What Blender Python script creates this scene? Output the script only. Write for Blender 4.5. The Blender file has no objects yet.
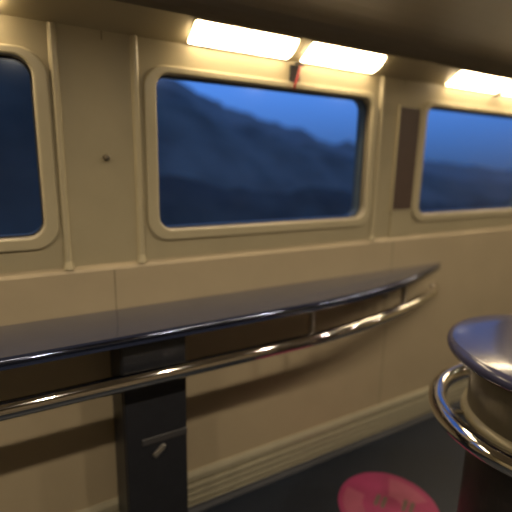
import bpy, bmesh, math, random
from mathutils import Vector, Matrix
random.seed(4)
PI = math.pi
col = bpy.context.scene.collection
sc = bpy.context.scene

# ------------------------------------------------------------ materials
def mat(name, color, rough=.5, metal=0., coat=0., emis=None, estr=0., noise=0., nscale=30., bump=0., bscale=200.):
    m = bpy.data.materials.new(name); m.use_nodes = True
    nt = m.node_tree; b = nt.nodes['Principled BSDF']
    b.inputs['Base Color'].default_value = (*color, 1)
    b.inputs['Roughness'].default_value = rough
    b.inputs['Metallic'].default_value = metal
    b.inputs['Coat Weight'].default_value = coat
    b.inputs['Coat Roughness'].default_value = .035
    if emis:
        b.inputs['Emission Color'].default_value = (*emis, 1)
        b.inputs['Emission Strength'].default_value = estr
    tc = nt.nodes.new('ShaderNodeTexCoord')
    if noise > 0:
        n = nt.nodes.new('ShaderNodeTexNoise'); n.inputs['Scale'].default_value = nscale
        n.inputs['Detail'].default_value = 5
        nt.links.new(tc.outputs['Object'], n.inputs['Vector'])
        r = nt.nodes.new('ShaderNodeValToRGB')
        r.color_ramp.elements[0].position = .3; r.color_ramp.elements[1].position = .7
        r.color_ramp.elements[0].color = (*[c*(1-noise) for c in color], 1)
        r.color_ramp.elements[1].color = (*[min(1, c*(1+noise)) for c in color], 1)
        nt.links.new(n.outputs['Fac'], r.inputs['Fac'])
        nt.links.new(r.outputs['Color'], b.inputs['Base Color'])
    if bump > 0:
        n2 = nt.nodes.new('ShaderNodeTexNoise'); n2.inputs['Scale'].default_value = bscale
        nt.links.new(tc.outputs['Object'], n2.inputs['Vector'])
        bp = nt.nodes.new('ShaderNodeBump'); bp.inputs['Strength'].default_value = bump
        bp.inputs['Distance'].default_value = .002
        nt.links.new(n2.outputs['Fac'], bp.inputs['Height'])
        nt.links.new(bp.outputs['Normal'], b.inputs['Normal'])
    return m

CREAM   = mat('cream_panel', (.45, .39, .25), .42, noise=.04, nscale=6, bump=.15)
LOWER   = mat('lower_panel', (.48, .395, .26), .5, noise=.04, nscale=5, bump=.15)
FRAME   = mat('window_frame_cream', (.50, .44, .29), .32, noise=.02, nscale=8)
CEIL    = mat('ceiling_taupe', (.22, .19, .145), .6, noise=.05, nscale=4)
FLOOR   = mat('navy_vinyl', (.010, .016, .030), .50, noise=.25, nscale=90)
BASE    = mat('skirting_grey_beige', (.46, .42, .30), .32, metal=.15, noise=.04, nscale=20)
TOPMAT  = mat('navy_tabletop', (.045, .045, .085), .2, coat=.4, noise=.06, nscale=40)
COUNTER = mat('navy_laminate', (.028, .036, .074), .12, coat=1., noise=.06, nscale=40)
CHROME  = mat('polished_steel', (.80, .77, .72), .07, metal=1., noise=.02, nscale=30)
STEEL   = mat('brushed_steel', (.60, .57, .52), .28, metal=1., noise=.03, nscale=30)
BEAD    = mat('navy_highlight_bead', (.16, .19, .32), .10, metal=1., noise=.05, nscale=30)  # shiny metal for the bead added to pick up highlights
DARK    = mat('charcoal_laminate', (.020, .021, .026), .4, noise=.1, nscale=30)
DARKER  = mat('charcoal_trim', (.055, .053, .055), .35, noise=.05, nscale=30)
DRUM    = mat('drum_taupe', (.095, .08, .05), .38, metal=.25, noise=.05, nscale=10)
COLLAR  = mat('collar_beige_lit', (.30, .26, .16), .32, metal=.2, noise=.04, nscale=10)  # paler than the drum: the lit lower rim is put into the colour
COLUMN  = mat('column_dark_brown', (.022, .018, .016), .45, noise=.15, nscale=20)
BROWN   = mat('brown_panel', (.095, .062, .050), .45, noise=.06, nscale=12)
PINK    = mat('pink_vinyl', (.38, .04, .14), .5, noise=.12, nscale=9)
PINK2   = mat('pale_pink_print', (.44, .10, .18), .5, noise=.05, nscale=20)
GREYPR  = mat('grey_green_print', (.16, .11, .09), .5, noise=.05, nscale=20)
RED     = mat('red_plastic', (.36, .03, .025), .35, noise=.03, nscale=30)
BLACK   = mat('black_plastic', (.02, .02, .02), .4, noise=.03, nscale=30)
STUD    = mat('stud_grey', (.13, .11, .08), .35, noise=.03, nscale=30)
SEAM    = mat('seam_brown', (.22, .18, .11), .6, noise=.03, nscale=30)
RUBBER  = mat('window_seal', (.03, .032, .04), .5, noise=.03, nscale=30)
LAMP    = mat('lamp_diffuser', (.9, .88, .8), .4, emis=(1., .78, .49), estr=20.0, noise=.01, nscale=3)
SPOT    = mat('downlight_lens', (.9, .88, .8), .3, emis=(1., .84, .60), estr=60., noise=.01, nscale=3)
HILL    = mat('hill_dark_green', (.30, .23, .15), .9, noise=.35, nscale=.25)
HILL3   = mat('far_hill_painted_haze', (.48, .37, .27), .9, noise=.2, nscale=.1)  # haze put into the colour, paler than the near hill
HILL2   = mat('wood_dark_green', (.13, .11, .07), .9, noise=.35, nscale=.5)

OPP     = mat('galley_wall_taupe', (.20, .165, .12), .5, noise=.06, nscale=4)
def glass_mat():
    m = bpy.data.materials.new('window_glass'); m.use_nodes = True
    nt = m.node_tree; nt.nodes.clear()
    out = nt.nodes.new('ShaderNodeOutputMaterial')
    tr = nt.nodes.new('ShaderNodeBsdfTransparent'); tr.inputs['Color'].default_value = (.86, .93, .97, 1)
    gl = nt.nodes.new('ShaderNodeBsdfGlossy'); gl.inputs['Roughness'].default_value = .12
    lw = nt.nodes.new('ShaderNodeLayerWeight'); lw.inputs['Blend'].default_value = .5
    pw = nt.nodes.new('ShaderNodeMath'); pw.operation = 'POWER'; pw.inputs[1].default_value = 5
    nt.links.new(lw.outputs['Facing'], pw.inputs[0])
    fr = nt.nodes.new('ShaderNodeMath'); fr.operation = 'MULTIPLY_ADD'; fr.inputs[1].default_value = .9; fr.inputs[2].default_value = .035
    nt.links.new(pw.outputs[0], fr.inputs[0])
    mx = nt.nodes.new('ShaderNodeMixShader')
    nt.links.new(fr.outputs[0], mx.inputs[0]); nt.links.new(tr.outputs[0], mx.inputs[1])
    nt.links.new(gl.outputs[0], mx.inputs[2]); nt.links.new(mx.outputs[0], out.inputs[0])
    return m
GLASS = glass_mat()

# ------------------------------------------------------------ helpers
def obj(name, bm, m, parent=None, smooth=False, bevel=0., seg=3):
    bmesh.ops.recalc_face_normals(bm, faces=bm.faces)
    me = bpy.data.meshes.new(name); bm.to_mesh(me); bm.free()
    me.materials.append(m)
    if smooth:
        for p in me.polygons: p.use_smooth = True
    o = bpy.data.objects.new(name, me); col.objects.link(o)
    if parent: o.parent = parent
    if bevel > 0:
        b = o.modifiers.new('bevel', 'BEVEL'); b.width = bevel; b.segments = seg
        b.limit_method = 'ANGLE'; b.angle_limit = math.radians(35)
    return o

def empty(name, loc=(0, 0, 0)):
    o = bpy.data.objects.new(name, None); o.location = loc; o.empty_display_size = .1
    col.objects.link(o); return o

def tag(o, label=None, cat=None, group=None, kind=None):
    if label: o['label'] = label
    if cat: o['category'] = cat
    if group: o['group'] = group
    if kind: o['kind'] = kind
    return o

def box(bm, x0, x1, y0, y1, z0, z1):
    v = [bm.verts.new(p) for p in ((x0,y0,z0),(x1,y0,z0),(x1,y1,z0),(x0,y1,z0),(x0,y0,z1),(x1,y0,z1),(x1,y1,z1),(x0,y1,z1))]
    for f in ((0,1,2,3),(4,5,6,7),(0,1,5,4),(1,2,6,5),(2,3,7,6),(3,0,4,7)): bm.faces.new([v[i] for i in f])

def bx(*a):
    bm = bmesh.new(); box(bm, *a); return bm

def prism_x(prof, x0, x1):
    """closed profile of (y, z) extruded along x"""
    bm = bmesh.new()
    a = [bm.verts.new((x0, y, z)) for y, z in prof]; b = [bm.verts.new((x1, y, z)) for y, z in prof]
    n = len(prof)
    for i in range(n): bm.faces.new((a[i], a[(i+1) % n], b[(i+1) % n], b[i]))
    bm.faces.new(a); bm.faces.new(b[::-1])
    return bm

def prism_z(plan, z0, z1):
    bm = bmesh.new()
    a = [bm.verts.new((x, y, z0)) for x, y in plan]; b = [bm.verts.new((x, y, z1)) for x, y in plan]
    n = len(plan)
    for i in range(n): bm.faces.new((a[i], a[(i+1) % n], b[(i+1) % n], b[i]))
    bm.faces.new(a[::-1]); bm.faces.new(b)
    return bm

def lathe(prof, n=96, cx=0, cy=0):
    """profile of (r, z); closed on the axis when r = 0"""
    bm = bmesh.new(); rings = []
    for r, z in prof:
        if r < 1e-6: rings.append([bm.verts.new((cx, cy, z))])
        else: rings.append([bm.verts.new((cx+r*math.cos(2*PI*i/n), cy+r*math.sin(2*PI*i/n), z)) for i in range(n)])
    for a, b in zip(rings, rings[1:]):
        for i in range(n):
            j = (i+1) % n
            if len(a) == 1 and len(b) == 1: continue
            if len(a) == 1: bm.faces.new((a[0], b[i], b[j]))
            elif len(b) == 1: bm.faces.new((a[i], a[j], b[0]))
            else: bm.faces.new((a[i], a[j], b[j], b[i]))
    return bm

def tube(path, r, n=20, closed=False, sy=1.):
    bm = bmesh.new(); rings = []
    P = [Vector(p) for p in path]; N = len(P)
    for i, p in enumerate(P):
        if closed: t = P[(i+1) % N]-P[i-1]
        else: t = P[min(i+1, N-1)]-P[max(i-1, 0)]
        t.normalize()
        up = Vector((0, 0, 1)) if abs(t.z) < .95 else Vector((0, 1, 0))
        s = t.cross(up).normalized(); u = s.cross(t).normalized()
        rings.append([bm.verts.new(p+s*math.cos(2*PI*k/n)*r+u*math.sin(2*PI*k/n)*r*sy) for k in range(n)])
    for i in range(N if closed else N-1):
        a, b = rings[i], rings[(i+1) % N]
        for k in range(n): bm.faces.new((a[k], a[(k+1) % n], b[(k+1) % n], b[k]))
    if not closed: bm.faces.new(rings[0]); bm.faces.new(rings[-1][::-1])
    return bm

def rrect(x0, x1, z0, z1, r, n=8):
    pts = []
    for cx, cz, a0 in ((x1-r, z1-r, 0), (x0+r, z1-r, PI/2), (x0+r, z0+r, PI), (x1-r, z0+r, 1.5*PI)):
        for i in range(n+1):
            a = a0+PI/2*i/n; pts.append((cx+r*math.cos(a), cz+r*math.sin(a)))
    return pts

def holed(name, outer, holes, y0, y1, m, parent=None, bevel=0.):
    """slab in the x-z plane with holes cut through, between y0 and y1"""
    cu = bpy.data.curves.new(name, 'CURVE'); cu.dimensions = '2D'; cu.fill_mode = 'BOTH'
    cu.extrude = (y1-y0)/2
    for pts in [outer]+holes:
        s = cu.splines.new('POLY'); s.points.add(len(pts)-1); s.use_cyclic_u = True
        for p, q in zip(s.points, pts): p.co = (q[0], q[1], 0, 1)
    t = bpy.data.objects.new('temp', cu); col.objects.link(t)
    bpy.context.view_layer.update()
    dg = bpy.context.evaluated_depsgraph_get()
    me = bpy.data.meshes.new_from_object(t.evaluated_get(dg))
    bpy.data.objects.remove(t, do_unlink=True); bpy.data.curves.remove(cu)
    me.transform(Matrix.Translation((0, (y0+y1)/2, 0)) @ Matrix.Rotation(PI/2, 4, 'X'))
    me.name = name
    bm = bmesh.new(); bm.from_mesh(me); bmesh.ops.remove_doubles(bm, verts=bm.verts, dist=1e-5)
    bpy.data.meshes.remove(me)
    return obj(name, bm, m, parent, bevel=bevel)

def ringslab(outer, inner, y0, y1):
    bm = bmesh.new(); k = len(outer)
    L = [[bm.verts.new((p[0], y, p[1])) for p in pts] for pts, y in ((outer, y0), (inner, y0), (inner, y1), (outer, y1))]
    for a, b in zip(L, L[1:]+L[:1]):
        for i in range(k): bm.faces.new((a[i], a[(i+1) % k], b[(i+1) % k], b[i]))
    return bm

# ------------------------------------------------------------ dimensions (metres; the eye is above x=0, y=0)
D = 1.66           # window wall
F = -1.15          # opposite wall
X0, X1 = -2.2, 5.2
ZC = 2.25
PER = 1.495
WZ0, WZ1 = 1.33, 1.915
WL, WR = .515, 1.60
wins = [(WL+PER*k, WR+PER*k) for k in (-1, 0, 1, 2)]
wins_all = [(max(a, X0+.05), b) for a, b in wins]

# ------------------------------------------------------------ setting
tag(obj('floor', bx(X0, X1, F-.08, D+.1, -.05, 0), FLOOR), kind='structure')
def rect(x0, x1, z0, z1): return [(x0, z0), (x1, z0), (x1, z1), (x0, z1)]
tag(holed('wall_back', rect(X0, X1, 0, 2.03), [rrect(a, b, WZ0, WZ1, .055) for a, b in wins], D, D+.09, CREAM), kind='structure')
tag(obj('wall_front', bx(X0, X1, F-.09, F, 0, 2.03), OPP), kind='structure')
tag(obj('wall_left', bx(X0-.06, X0, F, D, 0, ZC+.05), CREAM), kind='structure')
tag(obj('wall_right', bx(X1, X1+.06, F, D, 0, ZC+.05), CREAM), kind='structure')

# cove that carries the window lamps, cream, on both sides
def cove(name, s, y):
    pr = [(0, 2.03), (-.105, 2.098), (-.105, 2.13), (.09, 2.13), (.09, 2.03)]
    return tag(obj(name, prism_x([(y+s*a, z) for a, z in pr], X0, X1), CREAM), kind='structure')
cove('trim_1', 1, D); cove('trim_2', -1, F)
# curved ceiling
pr = []
for i in range(13):
    a = i/12*PI/2
    pr.append((D-.105-.50*(1-math.cos(a)), 2.098+.152*math.sin(a)))
pr2 = []
for i in range(13):
    a = (12-i)/12*PI/2
    pr2.append((F+.105+.50*(1-math.cos(a)), 2.098+.152*math.sin(a)))
prof = pr+pr2+[(F+.105, ZC+.05), (D-.105, ZC+.05)]
c = obj('ceiling', prism_x(prof, X0, X1), CEIL); tag(c, kind='structure')

# wainscot with a chamfered ledge under the windows
LY = D-.018
tag(obj('wall_back', prism_x([(D, .0), (LY, .0), (LY, 1.19), (LY+.004, 1.20), (D, 1.212)], X0, X1), LOWER), kind='structure')
# vertical seams
n = 3
for x in (.33, .33+PER, .33+2*PER, .33-PER):
    o = obj('trim_%d' % n, bx(x-.0018, x+.0018, LY-.0006, LY+.002, .2, 1.188), SEAM); tag(o, kind='structure'); n += 1
    o = obj('trim_%d' % n, bx(x-.0018, x+.0018, D-.0006, D+.002, 2.0, 2.029), SEAM); tag(o, kind='structure'); n += 1

# ribbed skirting
sk = [(LY, .195), (LY-.010, .193), (LY-.020, .178), (LY-.020, .150), (LY-.014, .146)]
z = .146
for k in range(3):
    sk += [(LY-.006, z-.004), (LY-.006, z-.013), (LY-.024, z-.017), (LY-.024, z-.034)]; z -= .034
sk += [(LY-.008, .036), (LY-.008, .028), (LY-.024, .024), (LY-.024, .0), (LY, .0)]
tag(obj('baseboard_back', prism_x(sk, X0, X1), BASE), kind='structure')
tag(obj('baseboard_front', bx(X0, X1, F, F+.02, 0, .16), BASE), kind='structure')
tag(obj('trim_%d' % n, prism_x([(LY-.024, .0), (LY-.05, .0), (LY-.05, .004), (LY-.03, .016), (LY-.024, .026)], X0, X1), RUBBER), kind='structure'); n += 1

# windows
def window(i, a, b, y, s):
    w = empty('window_%d' % i, ((a+b)/2, y, WZ0)); tag(w, kind='structure')
    def put(o):
        o.parent = w; o.matrix_parent_inverse = Matrix.Translation((-(a+b)/2, -y, -WZ0)); return o
    ya, yb = sorted((y-s*.016, y+s*.02))
    fr = put(obj('window_frame', ringslab(rrect(a-.048, b+.048, WZ0-.045, WZ1+.030, .085), rrect(a, b, WZ0, WZ1, .055), ya, yb), FRAME, bevel=.009))
    ya, yb = sorted((y+s*.0205, y+s*.032))
    put(obj('window_seal', ringslab(rrect(a-.01, b+.01, WZ0-.01, WZ1+.01, .06), rrect(a+.005, b-.005, WZ0+.005, WZ1-.005, .05), ya, yb), RUBBER))
    bm = bmesh.new(); vs = [bm.verts.new((p[0], y+s*.022, p[1])) for p in rrect(a+.002, b-.002, WZ0+.002, WZ1-.002, .053)]
    r = bm.faces.new(vs)
    g = bmesh.ops.extrude_face_region(bm, geom=[r])
    bmesh.ops.translate(bm, vec=(0, s*.006, 0), verts=[v for v in g['geom'] if isinstance(v, bmesh.types.BMVert)])
    put(obj('glass_pane', bm, GLASS))
for i, (a, b) in enumerate(wins): window(i+1, a, b, D, 1)

# raised vertical ribs between the windows, each with a splayed foot on the ledge
for (a, b) in wins:
    for x in (a-.075, b+.068):
        if x < X0+.02 or abs(x-1.935) < .01: continue
        bm = bmesh.new()
        pl = [(x-.016, D+.002), (x-.010, D-.012), (x-.004, D-.016), (x+.004, D-.016), (x+.010, D-.012), (x+.016, D+.002)]
        rings = []
        for zz, g in ((1.205, 1.5), (1.235, 1.0), (1.97, 1.0), (2.03, .9)):
            rings.append([bm.verts.new((x+(px-x)*g, D+(py-D)*g, zz)) for px, py in pl])
        for r0, r1 in zip(rings, rings[1:]):
            for k in range(len(pl)): bm.faces.new((r0[k], r0[(k+1) % 6], r1[(k+1) % 6], r1[k]))
        bm.faces.new(rings[0]); bm.faces.new(rings[-1][::-1])
        o = obj('trim_%d' % n, bm, FRAME, smooth=False, bevel=.003); tag(o, kind='structure'); n += 1

# ------------------------------------------------------------ lamps over the windows
def lamp(x0, x1, s, y, label, group):
    root = empty('window_lamp', ((x0+x1)/2, y-s*.06, 2.066))
    ox, oy, oz = root.location
    A = Vector((0, y-s*.008, 2.0352)); B = Vector((0, y-s*.099, 2.0941))
    d = (B-A).normalized(); nrm = Vector((0, -s*abs(d.z), -abs(d.y)))
    L = (B-A).length
    def plate(ins, t0, t1, r):
        bm = bmesh.new(); lo = []; hi = []
        for u, v in rrect(x0+ins, x1-ins, ins, L-ins, r):
            p = A+d*v
            for lst, t in ((lo, t0), (hi, t1)):
                q = p+nrm*t; lst.append(bm.verts.new((u-ox, q.y-oy, q.z-oz)))
        k = len(lo)
        for i in range(k): bm.faces.new((lo[i], lo[(i+1) % k], hi[(i+1) % k], hi[i]))
        bm.faces.new(lo[::-1]); bm.faces.new(hi)
        return bm
    obj('lamp_housing', plate(-.004, .0, .004, .012), FRAME, root)
    # gently bulged diffuser
    bm = bmesh.new(); rows = []; NV = 10
    for i in range(NV+1):
        v = i/NV; cut = .005*(1-math.sqrt(max(0, 1-max(0, abs(v-.5)*2-.8)**2/.04)))
        t = .0045+.011*math.sin(PI*v); p = A+d*(L*v)+nrm*t
        rows.append([bm.verts.new((x0+cut+(x1-x0-2*cut)*q/4-ox, p.y-oy, p.z-oz)) for q in range(5)])
    for a, b in zip(rows, rows[1:]):
        for q in range(4): bm.faces.new((a[q], a[q+1], b[q+1], b[q]))
    bm.faces.new([rw[0] for rw in rows]); bm.faces.new([rw[-1] for rw in rows][::-1])
    bm.faces.new(rows[0]+rows[-1][::-1])
    obj('lamp_diffuser', bm, LAMP, root)
    tag(root, label, 'lamp', group)
lam = [(.650, 1.100), (1.168, 1.592)]
lab = {0: ('glowing lamp panel above the leftmost window, left half of its pair', 'glowing lamp panel above the leftmost window, right half of its pair'),
       1: ('long glowing lamp panel above the middle window, left of the red-handled hammer', 'glowing lamp panel above the middle window, right of the red-handled hammer'),
       2: ('glowing lamp panel above the right window, left half of its pair', 'glowing lamp panel above the right window, cut by the right picture edge'),
       3: ('glowing lamp panel above the farthest window, left half of its pair', 'glowing lamp panel above the farthest window, right half of its pair')}
for k in range(4):
    for j, (a, b) in enumerate(lam):
        sh = (.075, .012, .02, 0)[k]; lamp(a+PER*(k-1)-sh, b+PER*(k-1)-sh, 1, D, lab[k][j], 'lamp panels above the windows')

# recessed ceiling downlights over the aisle
def downlight(x, y):
    root = empty('ceiling_downlight', (x, y, ZC))
    obj('trim_ring', lathe([(.040, .002), (.040, -.004), (.058, -.006), (.062, -.001), (.062, .002)], 40), STEEL, root, smooth=True)
    obj('lens', lathe([(0, -.002), (.040, -.002), (.040, .002), (0, .002)], 32), SPOT, root)
    tag(root, 'small round recessed downlight in the ceiling over the aisle', 'ceiling light', 'ceiling downlights over the aisle')
    l = bpy.data.lights.new('downlight', 'AREA'); l.shape = 'DISK'; l.size = .07; l.energy = 5.3
    l.color = (1., .84, .64); l.spread = math.radians(165)
    lo = bpy.data.objects.new('downlight_source', l); col.objects.link(lo); lo.location = (0, 0, -.012)
    lo.parent = root
for x in (-1.55, -.70, .10, .92, 1.78, 2.65, 3.5, 4.4): downlight(x, .25)

# ------------------------------------------------------------ wall counter with handrail
def front(x, base=1.365):
    if x < 1.0: return base
    t = min((x-1.0)/1.26, 1.); return base+(D-.015-base)*(t**1.9)
CT = 1.030
wc = empty('wall_counter', (.6, LY-.01, CT-.045))
def rel(bm, o):
    bmesh.ops.translate(bm, vec=-Vector(o.location), verts=bm.verts); return bm
xs = [X0+.02, -1, 0, .5, 1.0]+[1.0+1.26*(i/30) for i in range(1, 31)]
plan = [(x, front(x)) for x in xs]
plan = plan+[(2.255, LY+.001), (X0+.02, LY+.001)]
plan = [plan[0]]+[p for p, q in zip(plan[1:], plan) if (Vector(p)-Vector(q)).length > .003]
o = obj('countertop', rel(prism_z(plan, CT-.040, CT), wc), COUNTER, wc, bevel=.018, seg=6)
for p in o.data.polygons: p.use_smooth = True
obj('highlight_bead', rel(tube([(x, y-.001, CT-.016) for x, y in plan if y < LY-.02 and x < 2.2], .0075, 16), wc), BEAD, wc, smooth=True)['label'] = 'glossy blue bead added to catch highlights'  # added bead, gives the counter's front edge its bright glints
# rail: a steel tube below the front edge that bends back into the wall
RZ, RR = .866, .030
path = [(x, front(x, 1.362)-.002+(.0), RZ) for x in [X0+.03, -1.4, -.7, 0, .5, .8, 1.0]+[1.0+1.16*(i/24) for i in range(1, 25)]]
lx, ly, _ = path[-1]
for t in (.03, .06): path.append((lx+t, ly+t*.75, RZ))
path[-1] = (path[-1][0], min(path[-1][1], LY), RZ)
obj('handrail', rel(tube(path, RR, 24), wc), CHROME, wc, smooth=True)
# brackets that carry top and rail
def bracket(x):
    y = front(x)
    bm = bmesh.new()
    box(bm, x-.010, x+.010, y+.03, LY, CT-.075, CT-.041)
    box(bm, x-.008, x+.008, y+.022, y+.046, RZ-.01, CT-.045)
    box(bm, x-.008, x+.008, y+.004, y+.046, RZ-.010, RZ+.006)
    box(bm, x-.022, x+.022, LY-.008, LY, CT-.16, CT-.041)
    obj('bracket', rel(bm, wc), STEEL if x > 1 else DARKER, wc, bevel=.002)
for x in (-1.2, 1.10, 1.80): bracket(x)
tag(wc, 'long navy wall counter with a polished steel handrail, rounded end, under the windows', 'counter')
# flange where the rail meets the wall
fl = lathe([(0, 0), (.040, 0), (.040, .008), (.028, .012), (0, .012)], 32)
bmesh.ops.rotate(fl, cent=(0, 0, 0), matrix=Matrix.Rotation(PI/2, 3, 'X'), verts=fl.verts)
bmesh.ops.translate(fl, vec=(lx+.03, LY+.001, RZ), verts=fl.verts)
obj('wall_flange', rel(fl, wc), CHROME, wc, smooth=False)

# ------------------------------------------------------------ narrow cabinet under the counter
BX0, BX1, BY = .292, .530, 1.415
cab = empty('narrow_cabinet', ((BX0+BX1)/2, (BY+LY)/2, 0))
obj('cabinet_body', rel(bx(BX0, BX1, BY+.018, LY-.026, 0, CT-.041), cab), DARK, cab, bevel=.006)
door = obj('door', rel(bx(BX0+.003, BX1-.003, BY, BY+.018, .07, CT-.06), cab), DARK, cab, bevel=.005)
gr = bmesh.new(); box(gr, BX0+.06, BX1-.004, BY-.005, BY+.001, .565, .592)
obj('grip_strip', rel(gr, cab), DARKER, door, bevel=.002)
bm = bmesh.new()
pts = rrect(-.032, .032, -.014, .014, .0135)
lo = [bm.verts.new((u, 0, v)) for u, v in pts]; hi = [bm.verts.new((u*.85, -.007, v*.8)) for u, v in pts]
for i in range(len(lo)): bm.faces.new((lo[i], lo[(i+1) % len(lo)], hi[(i+1) % len(lo)], hi[i]))
bm.faces.new(lo); bm.faces.new(hi[::-1])
box(bm, -.020, .020, -.012, -.006, -.003, .003)
bmesh.ops.rotate(bm, cent=(0, 0, 0), matrix=Matrix.Rotation(-math.radians(42), 3, 'Y'), verts=bm.verts)
bmesh.ops.translate(bm, vec=(.415, BY, .525), verts=bm.verts)
la = obj('latch', rel(bm, cab), STEEL, door, bevel=.001); la['label'] = 'small steel latch'
kick = obj('kick_plate', rel(bx(BX0+.01, BX1-.01, BY+.006, BY+.018, 0.0, .065), cab), DARKER, cab)
tag(cab, 'narrow charcoal cabinet with a steel latch standing under the navy counter', 'cabinet')

# ------------------------------------------------------------ round bar table
TX, TY = 1.60, .64
TT = 1.0
tb = empty('bar_table', (TX, TY, 0))
obj('pedestal', lathe([(0, 0), (.285, 0), (.285, .02), (.262, .03), (.262, .71), (0, .71)], 96), COLUMN, tb, smooth=False, bevel=.004)
obj('collar', lathe([(0, .711), (.295, .711), (.302, .718), (.302, .735), (.297, .742), (.286, .750), (0, .750)], 96), COLLAR, tb, smooth=True)
obj('drum', lathe([(0, .751), (.284, .751), (.284, .948), (0, .948)], 96), DRUM, tb)
pr = [(0, .949), (.350, .949)]
for i in range(9):
    a = -PI/2+PI*i/8; pr.append((.352+.024*math.cos(a), .974+.024*math.sin(a)))
pr += [(.25, 1.001), (0, 1.003)]
obj('tabletop', lathe(pr, 120), TOPMAT, tb, smooth=True)
RG, RGZ = .385, .742
obj('rail_ring', tube([(RG*math.cos(2*PI*i/96), RG*math.sin(2*PI*i/96), RGZ) for i in range(96)], .033, 24, True), CHROME, tb, smooth=True)
for k in range(6):
    a = math.radians(20+60*k)
    bm = tube([(r*math.cos(a), r*math.sin(a), z) for r, z in ((.306, .728), (.335, .728), (.362, .732))], .009, 12)
    obj('rail_stay', bm, STEEL, tb, smooth=True)
tag(tb, 'round bar table with glossy navy top, taupe drum and polished steel rail ring', 'table')

# ------------------------------------------------------------ pink floor sticker
st = empty('floor_sticker', (1.45, 1.19, 0))
obj('disc', lathe([(0, 0), (.236, 0), (.236, .0012), (0, .0012)], 96), PINK, st)
def sector(r0, r1, a0, a1, z0, z1, n=14):
    bm = bmesh.new(); lo = []; hi = []
    pts = [(r1, a0+(a1-a0)*i/n) for i in range(n+1)]+[(r0, a1-(a1-a0)*i/n) for i in range(n+1)]
    for r, a in pts:
        a = math.radians(a)
        lo.append(bm.verts.new((r*math.cos(a), r*math.sin(a), z0))); hi.append(bm.verts.new((r*math.cos(a), r*math.sin(a), z1)))
    k = len(lo)
    for i in range(k): bm.faces.new((lo[i], lo[(i+1) % k], hi[(i+1) % k], hi[i]))
    bm.faces.new(lo[::-1]); bm.faces.new(hi)
    return bm
pb = bmesh.new()
o = obj('pale_print', sector(.12, .212, 112, 172, .0012, .0016), PINK2, st); o['label'] = 'pale pink printed band'
o = obj('pale_print', sector(.07, .205, -20, 42, .0012, .0016), PINK2, st); o['label'] = 'pale pink printed patch'
for (mx, my, ang) in ((-.005, .045, 60), (.085, -.045, 60)):
    bm = bmesh.new()
    for dx in (-.016, .016):
        pts = rrect(dx-.010, dx+.010, -.040, .040, .0095)
        lo = [bm.verts.new((u, v, .0013)) for u, v in pts]; hi = [bm.verts.new((u, v, .0018)) for u, v in pts]
        for i in range(len(lo)): bm.faces.new((lo[i], lo[(i+1) % len(lo)], hi[(i+1) % len(lo)], hi[i]))
        bm.faces.new(lo[::-1]); bm.faces.new(hi)
    bmesh.ops.rotate(bm, cent=(0, 0, 0), matrix=Matrix.Rotation(-math.radians(ang), 3, 'Z'), verts=bm.verts)
    bmesh.ops.translate(bm, vec=(mx, my, 0), verts=bm.verts)
    o = obj('dark_print', bm, GREYPR, st); o['label'] = 'small grey printed mark'
pb.free()
tag(st, 'round crimson pink sticker with faint printed marks on the dark floor', 'floor sticker')

# ------------------------------------------------------------ dark brown panel between windows
bp = empty('brown_panel', (1.895, D, 1.36))
obj('panel_board', rel(bx(1.800, 1.954, D-.010, D, 1.36, 1.895), bp), BROWN, bp, bevel=.004)
bm = bmesh.new()
for x in (1.796, 1.955): box(bm, x-.004, x+.004, D-.013, D, 1.352, 1.903)
box(bm, 1.794, 1.957, D-.013, D, 1.352, 1.360)
obj('panel_base', rel(bx(1.800, 1.954, D-.008, D, 1.208, 1.352), bp), CREAM, bp, bevel=.002)['label'] = 'cream lower board'
obj('panel_edging', rel(bm, bp), FRAME, bp, bevel=.001)
tag(bp, 'tall narrow dark brown panel on the wall between the middle and right windows', 'wall panel')

# ------------------------------------------------------------ emergency hammer in its holder
hm = empty('emergency_hammer', (1.135, D, 1.985))
bm = bmesh.new(); box(bm, -.026, .026, -.010, 0, -.055, .030); obj('holder', bm, BLACK, hm, bevel=.004)
bm = bmesh.new(); box(bm, -.018, .008, -.017, -.0095, -.046, -.026)
obj('holder_clip', bm, BLACK, hm, bevel=.002)
obj('hammer_handle', tube([(.016, -.024, .026), (.006, -.024, -.010), (-.006, -.024, -.048), (-.012, -.024, -.072)], .0048, 14), RED, hm, smooth=True)['label'] = 'red handle'
obj('hammer_head', tube([(-.012, -.024, .030), (.012, -.024, .036), (.034, -.024, .030)], .007, 14), BLACK, hm, smooth=True)
tag(hm, 'small emergency hammer with red handle hanging over the middle window', 'hammer')

# ------------------------------------------------------------ small stud on the cream panel
sd = lathe([(0, 0), (.012, 0), (.012, .004), (.007, .007), (.006, .018), (.010, .022), (.008, .027), (0, .028)], 24)
bmesh.ops.rotate(sd, cent=(0, 0, 0), matrix=Matrix.Rotation(PI/2, 3, 'X'), verts=sd.verts)
so = obj('wall_stud', sd, STUD, smooth=True); so.location = (.325, D, 1.605)
tag(so, 'small grey stud on the cream panel between the left and middle windows', 'stud')

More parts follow.
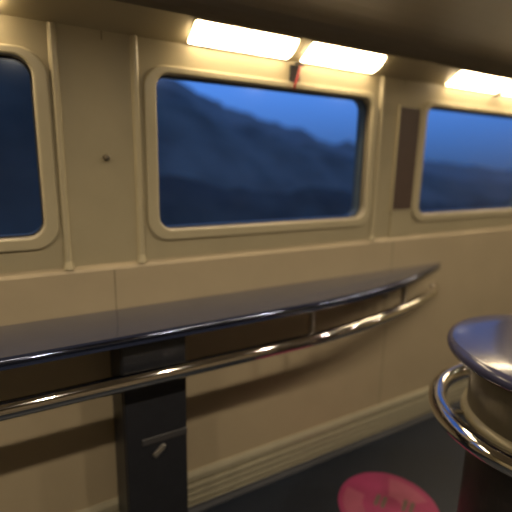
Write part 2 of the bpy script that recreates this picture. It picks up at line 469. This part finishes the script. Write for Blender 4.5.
# ------------------------------------------------------------ outside: dusk hills
def hill(name, pts, y, depth, m, amp, kind_n):
    bm = bmesh.new(); rows = []
    xs = [pts[0][0]+(pts[-1][0]-pts[0][0])*i/220 for i in range(221)]
    def hgt(x):
        for (xa, za), (xb, zb) in zip(pts, pts[1:]):
            if xa <= x <= xb:
                t = (x-xa)/(xb-xa); t = t*t*(3-2*t); return za+(zb-za)*t
        return pts[-1][1]
    R = random.Random(kind_n)
    ph = [R.uniform(0, 6) for _ in range(6)]
    for j, (dy, k) in enumerate(((-depth, -.0), (-depth*.6, .35), (-depth*.25, .8), (0, 1.), (depth*.4, .8))):
        row = []
        for x in xs:
            w = sum(math.sin(x*f+p+j)*a for f, p, a in zip((.35, .8, 1.7, 3.1, 5.3, 8.1), ph, (1., .7, .5, .35, .25, .2)))
            base = -6; row.append(bm.verts.new((x, y+dy, base+(hgt(x)-base)*k+amp*w*(1 if k > .3 else 0))))
        rows.append(row)
    for a, b in zip(rows, rows[1:]):
        for i in range(len(xs)-1): bm.faces.new((a[i], a[i+1], b[i+1], b[i]))
    return tag(obj(name, bm, m, smooth=True), kind='structure')
hill('hill', [(-80, 26), (-20, 18), (-2, 14), (6, 9.6), (12, 8.2), (20, 5.6), (30, 3.4), (42, .8), (70, -1), (120, -2)], 40, 22, HILL, .22, 1)
hill('hill', [(-120, 60), (-20, 40), (2, 30), (14, 24), (30, 18), (50, 12), (75, 7), (100, 3), (180, -1), (240, -2)], 90, 30, HILL3, .5, 3)  # far ridge added as a mid-tone, stands in for haze above the near ridge
hill('wood', [(-60, 8), (-12, 7.5), (.8, 7), (5.5, 1.0), (12, .2), (24, -.6), (40, -1.2), (90, -1.8)], 18, 8, HILL2, .16, 2)
tag(obj('ground', bx(-160, 280, -60, 140, -6.2, -6.0), HILL2), kind='structure')

# ------------------------------------------------------------ world: blue dusk sky
w = bpy.data.worlds.new('dusk'); sc.world = w; w.use_nodes = True
nt = w.node_tree; bg = nt.nodes['Background']
tc = nt.nodes.new('ShaderNodeTexCoord'); sp = nt.nodes.new('ShaderNodeSeparateXYZ'); rp = nt.nodes.new('ShaderNodeValToRGB')
nt.links.new(tc.outputs['Generated'], sp.inputs[0]); nt.links.new(sp.outputs['Z'], rp.inputs['Fac'])
e = rp.color_ramp.elements
e[0].position = 0.; e[0].color = (.035, .075, .18, 1)
e[1].position = .5; e[1].color = (.035, .085, .28, 1)
k = e.new(.15); k.color = (.075, .20, .58, 1)
nt.links.new(rp.outputs['Color'], bg.inputs['Color']); bg.inputs['Strength'].default_value = 1.45

# ------------------------------------------------------------ camera
f = 430.
H = 1.6
xd = Vector((761, -78, f)).normalized()
bb = (-41*761+f*f)/78.
dn = Vector((-41, bb, f)).normalized()
yd = dn.cross(xd)
if yd.z < 0: yd = -yd
up = -dn
# columns: image right, image up, backwards, in world axes
right = Vector((xd.x, yd.x, up.x)); upv = -Vector((xd.y, yd.y, up.y)); back = -Vector((xd.z, yd.z, up.z))
M = Matrix((right, upv, back)).transposed().to_4x4()
M.translation = (0, 0, H)
cd = bpy.data.cameras.new('camera'); co = bpy.data.objects.new('camera', cd); col.objects.link(co)
co.matrix_world = M
cd.sensor_fit = 'HORIZONTAL'; cd.sensor_width = 36.; cd.lens = 36*f/512; cd.clip_start = .02; cd.clip_end = 500
cd.dof.use_dof = True; cd.dof.focus_distance = 1.15; cd.dof.aperture_fstop = 1.2
sc.camera = co
sc.view_settings.view_transform = 'Standard'; sc.view_settings.look = 'None'
sc.view_settings.gamma = 1.; sc.view_settings.use_curve_mapping = False
sc.view_settings.exposure = 0.14
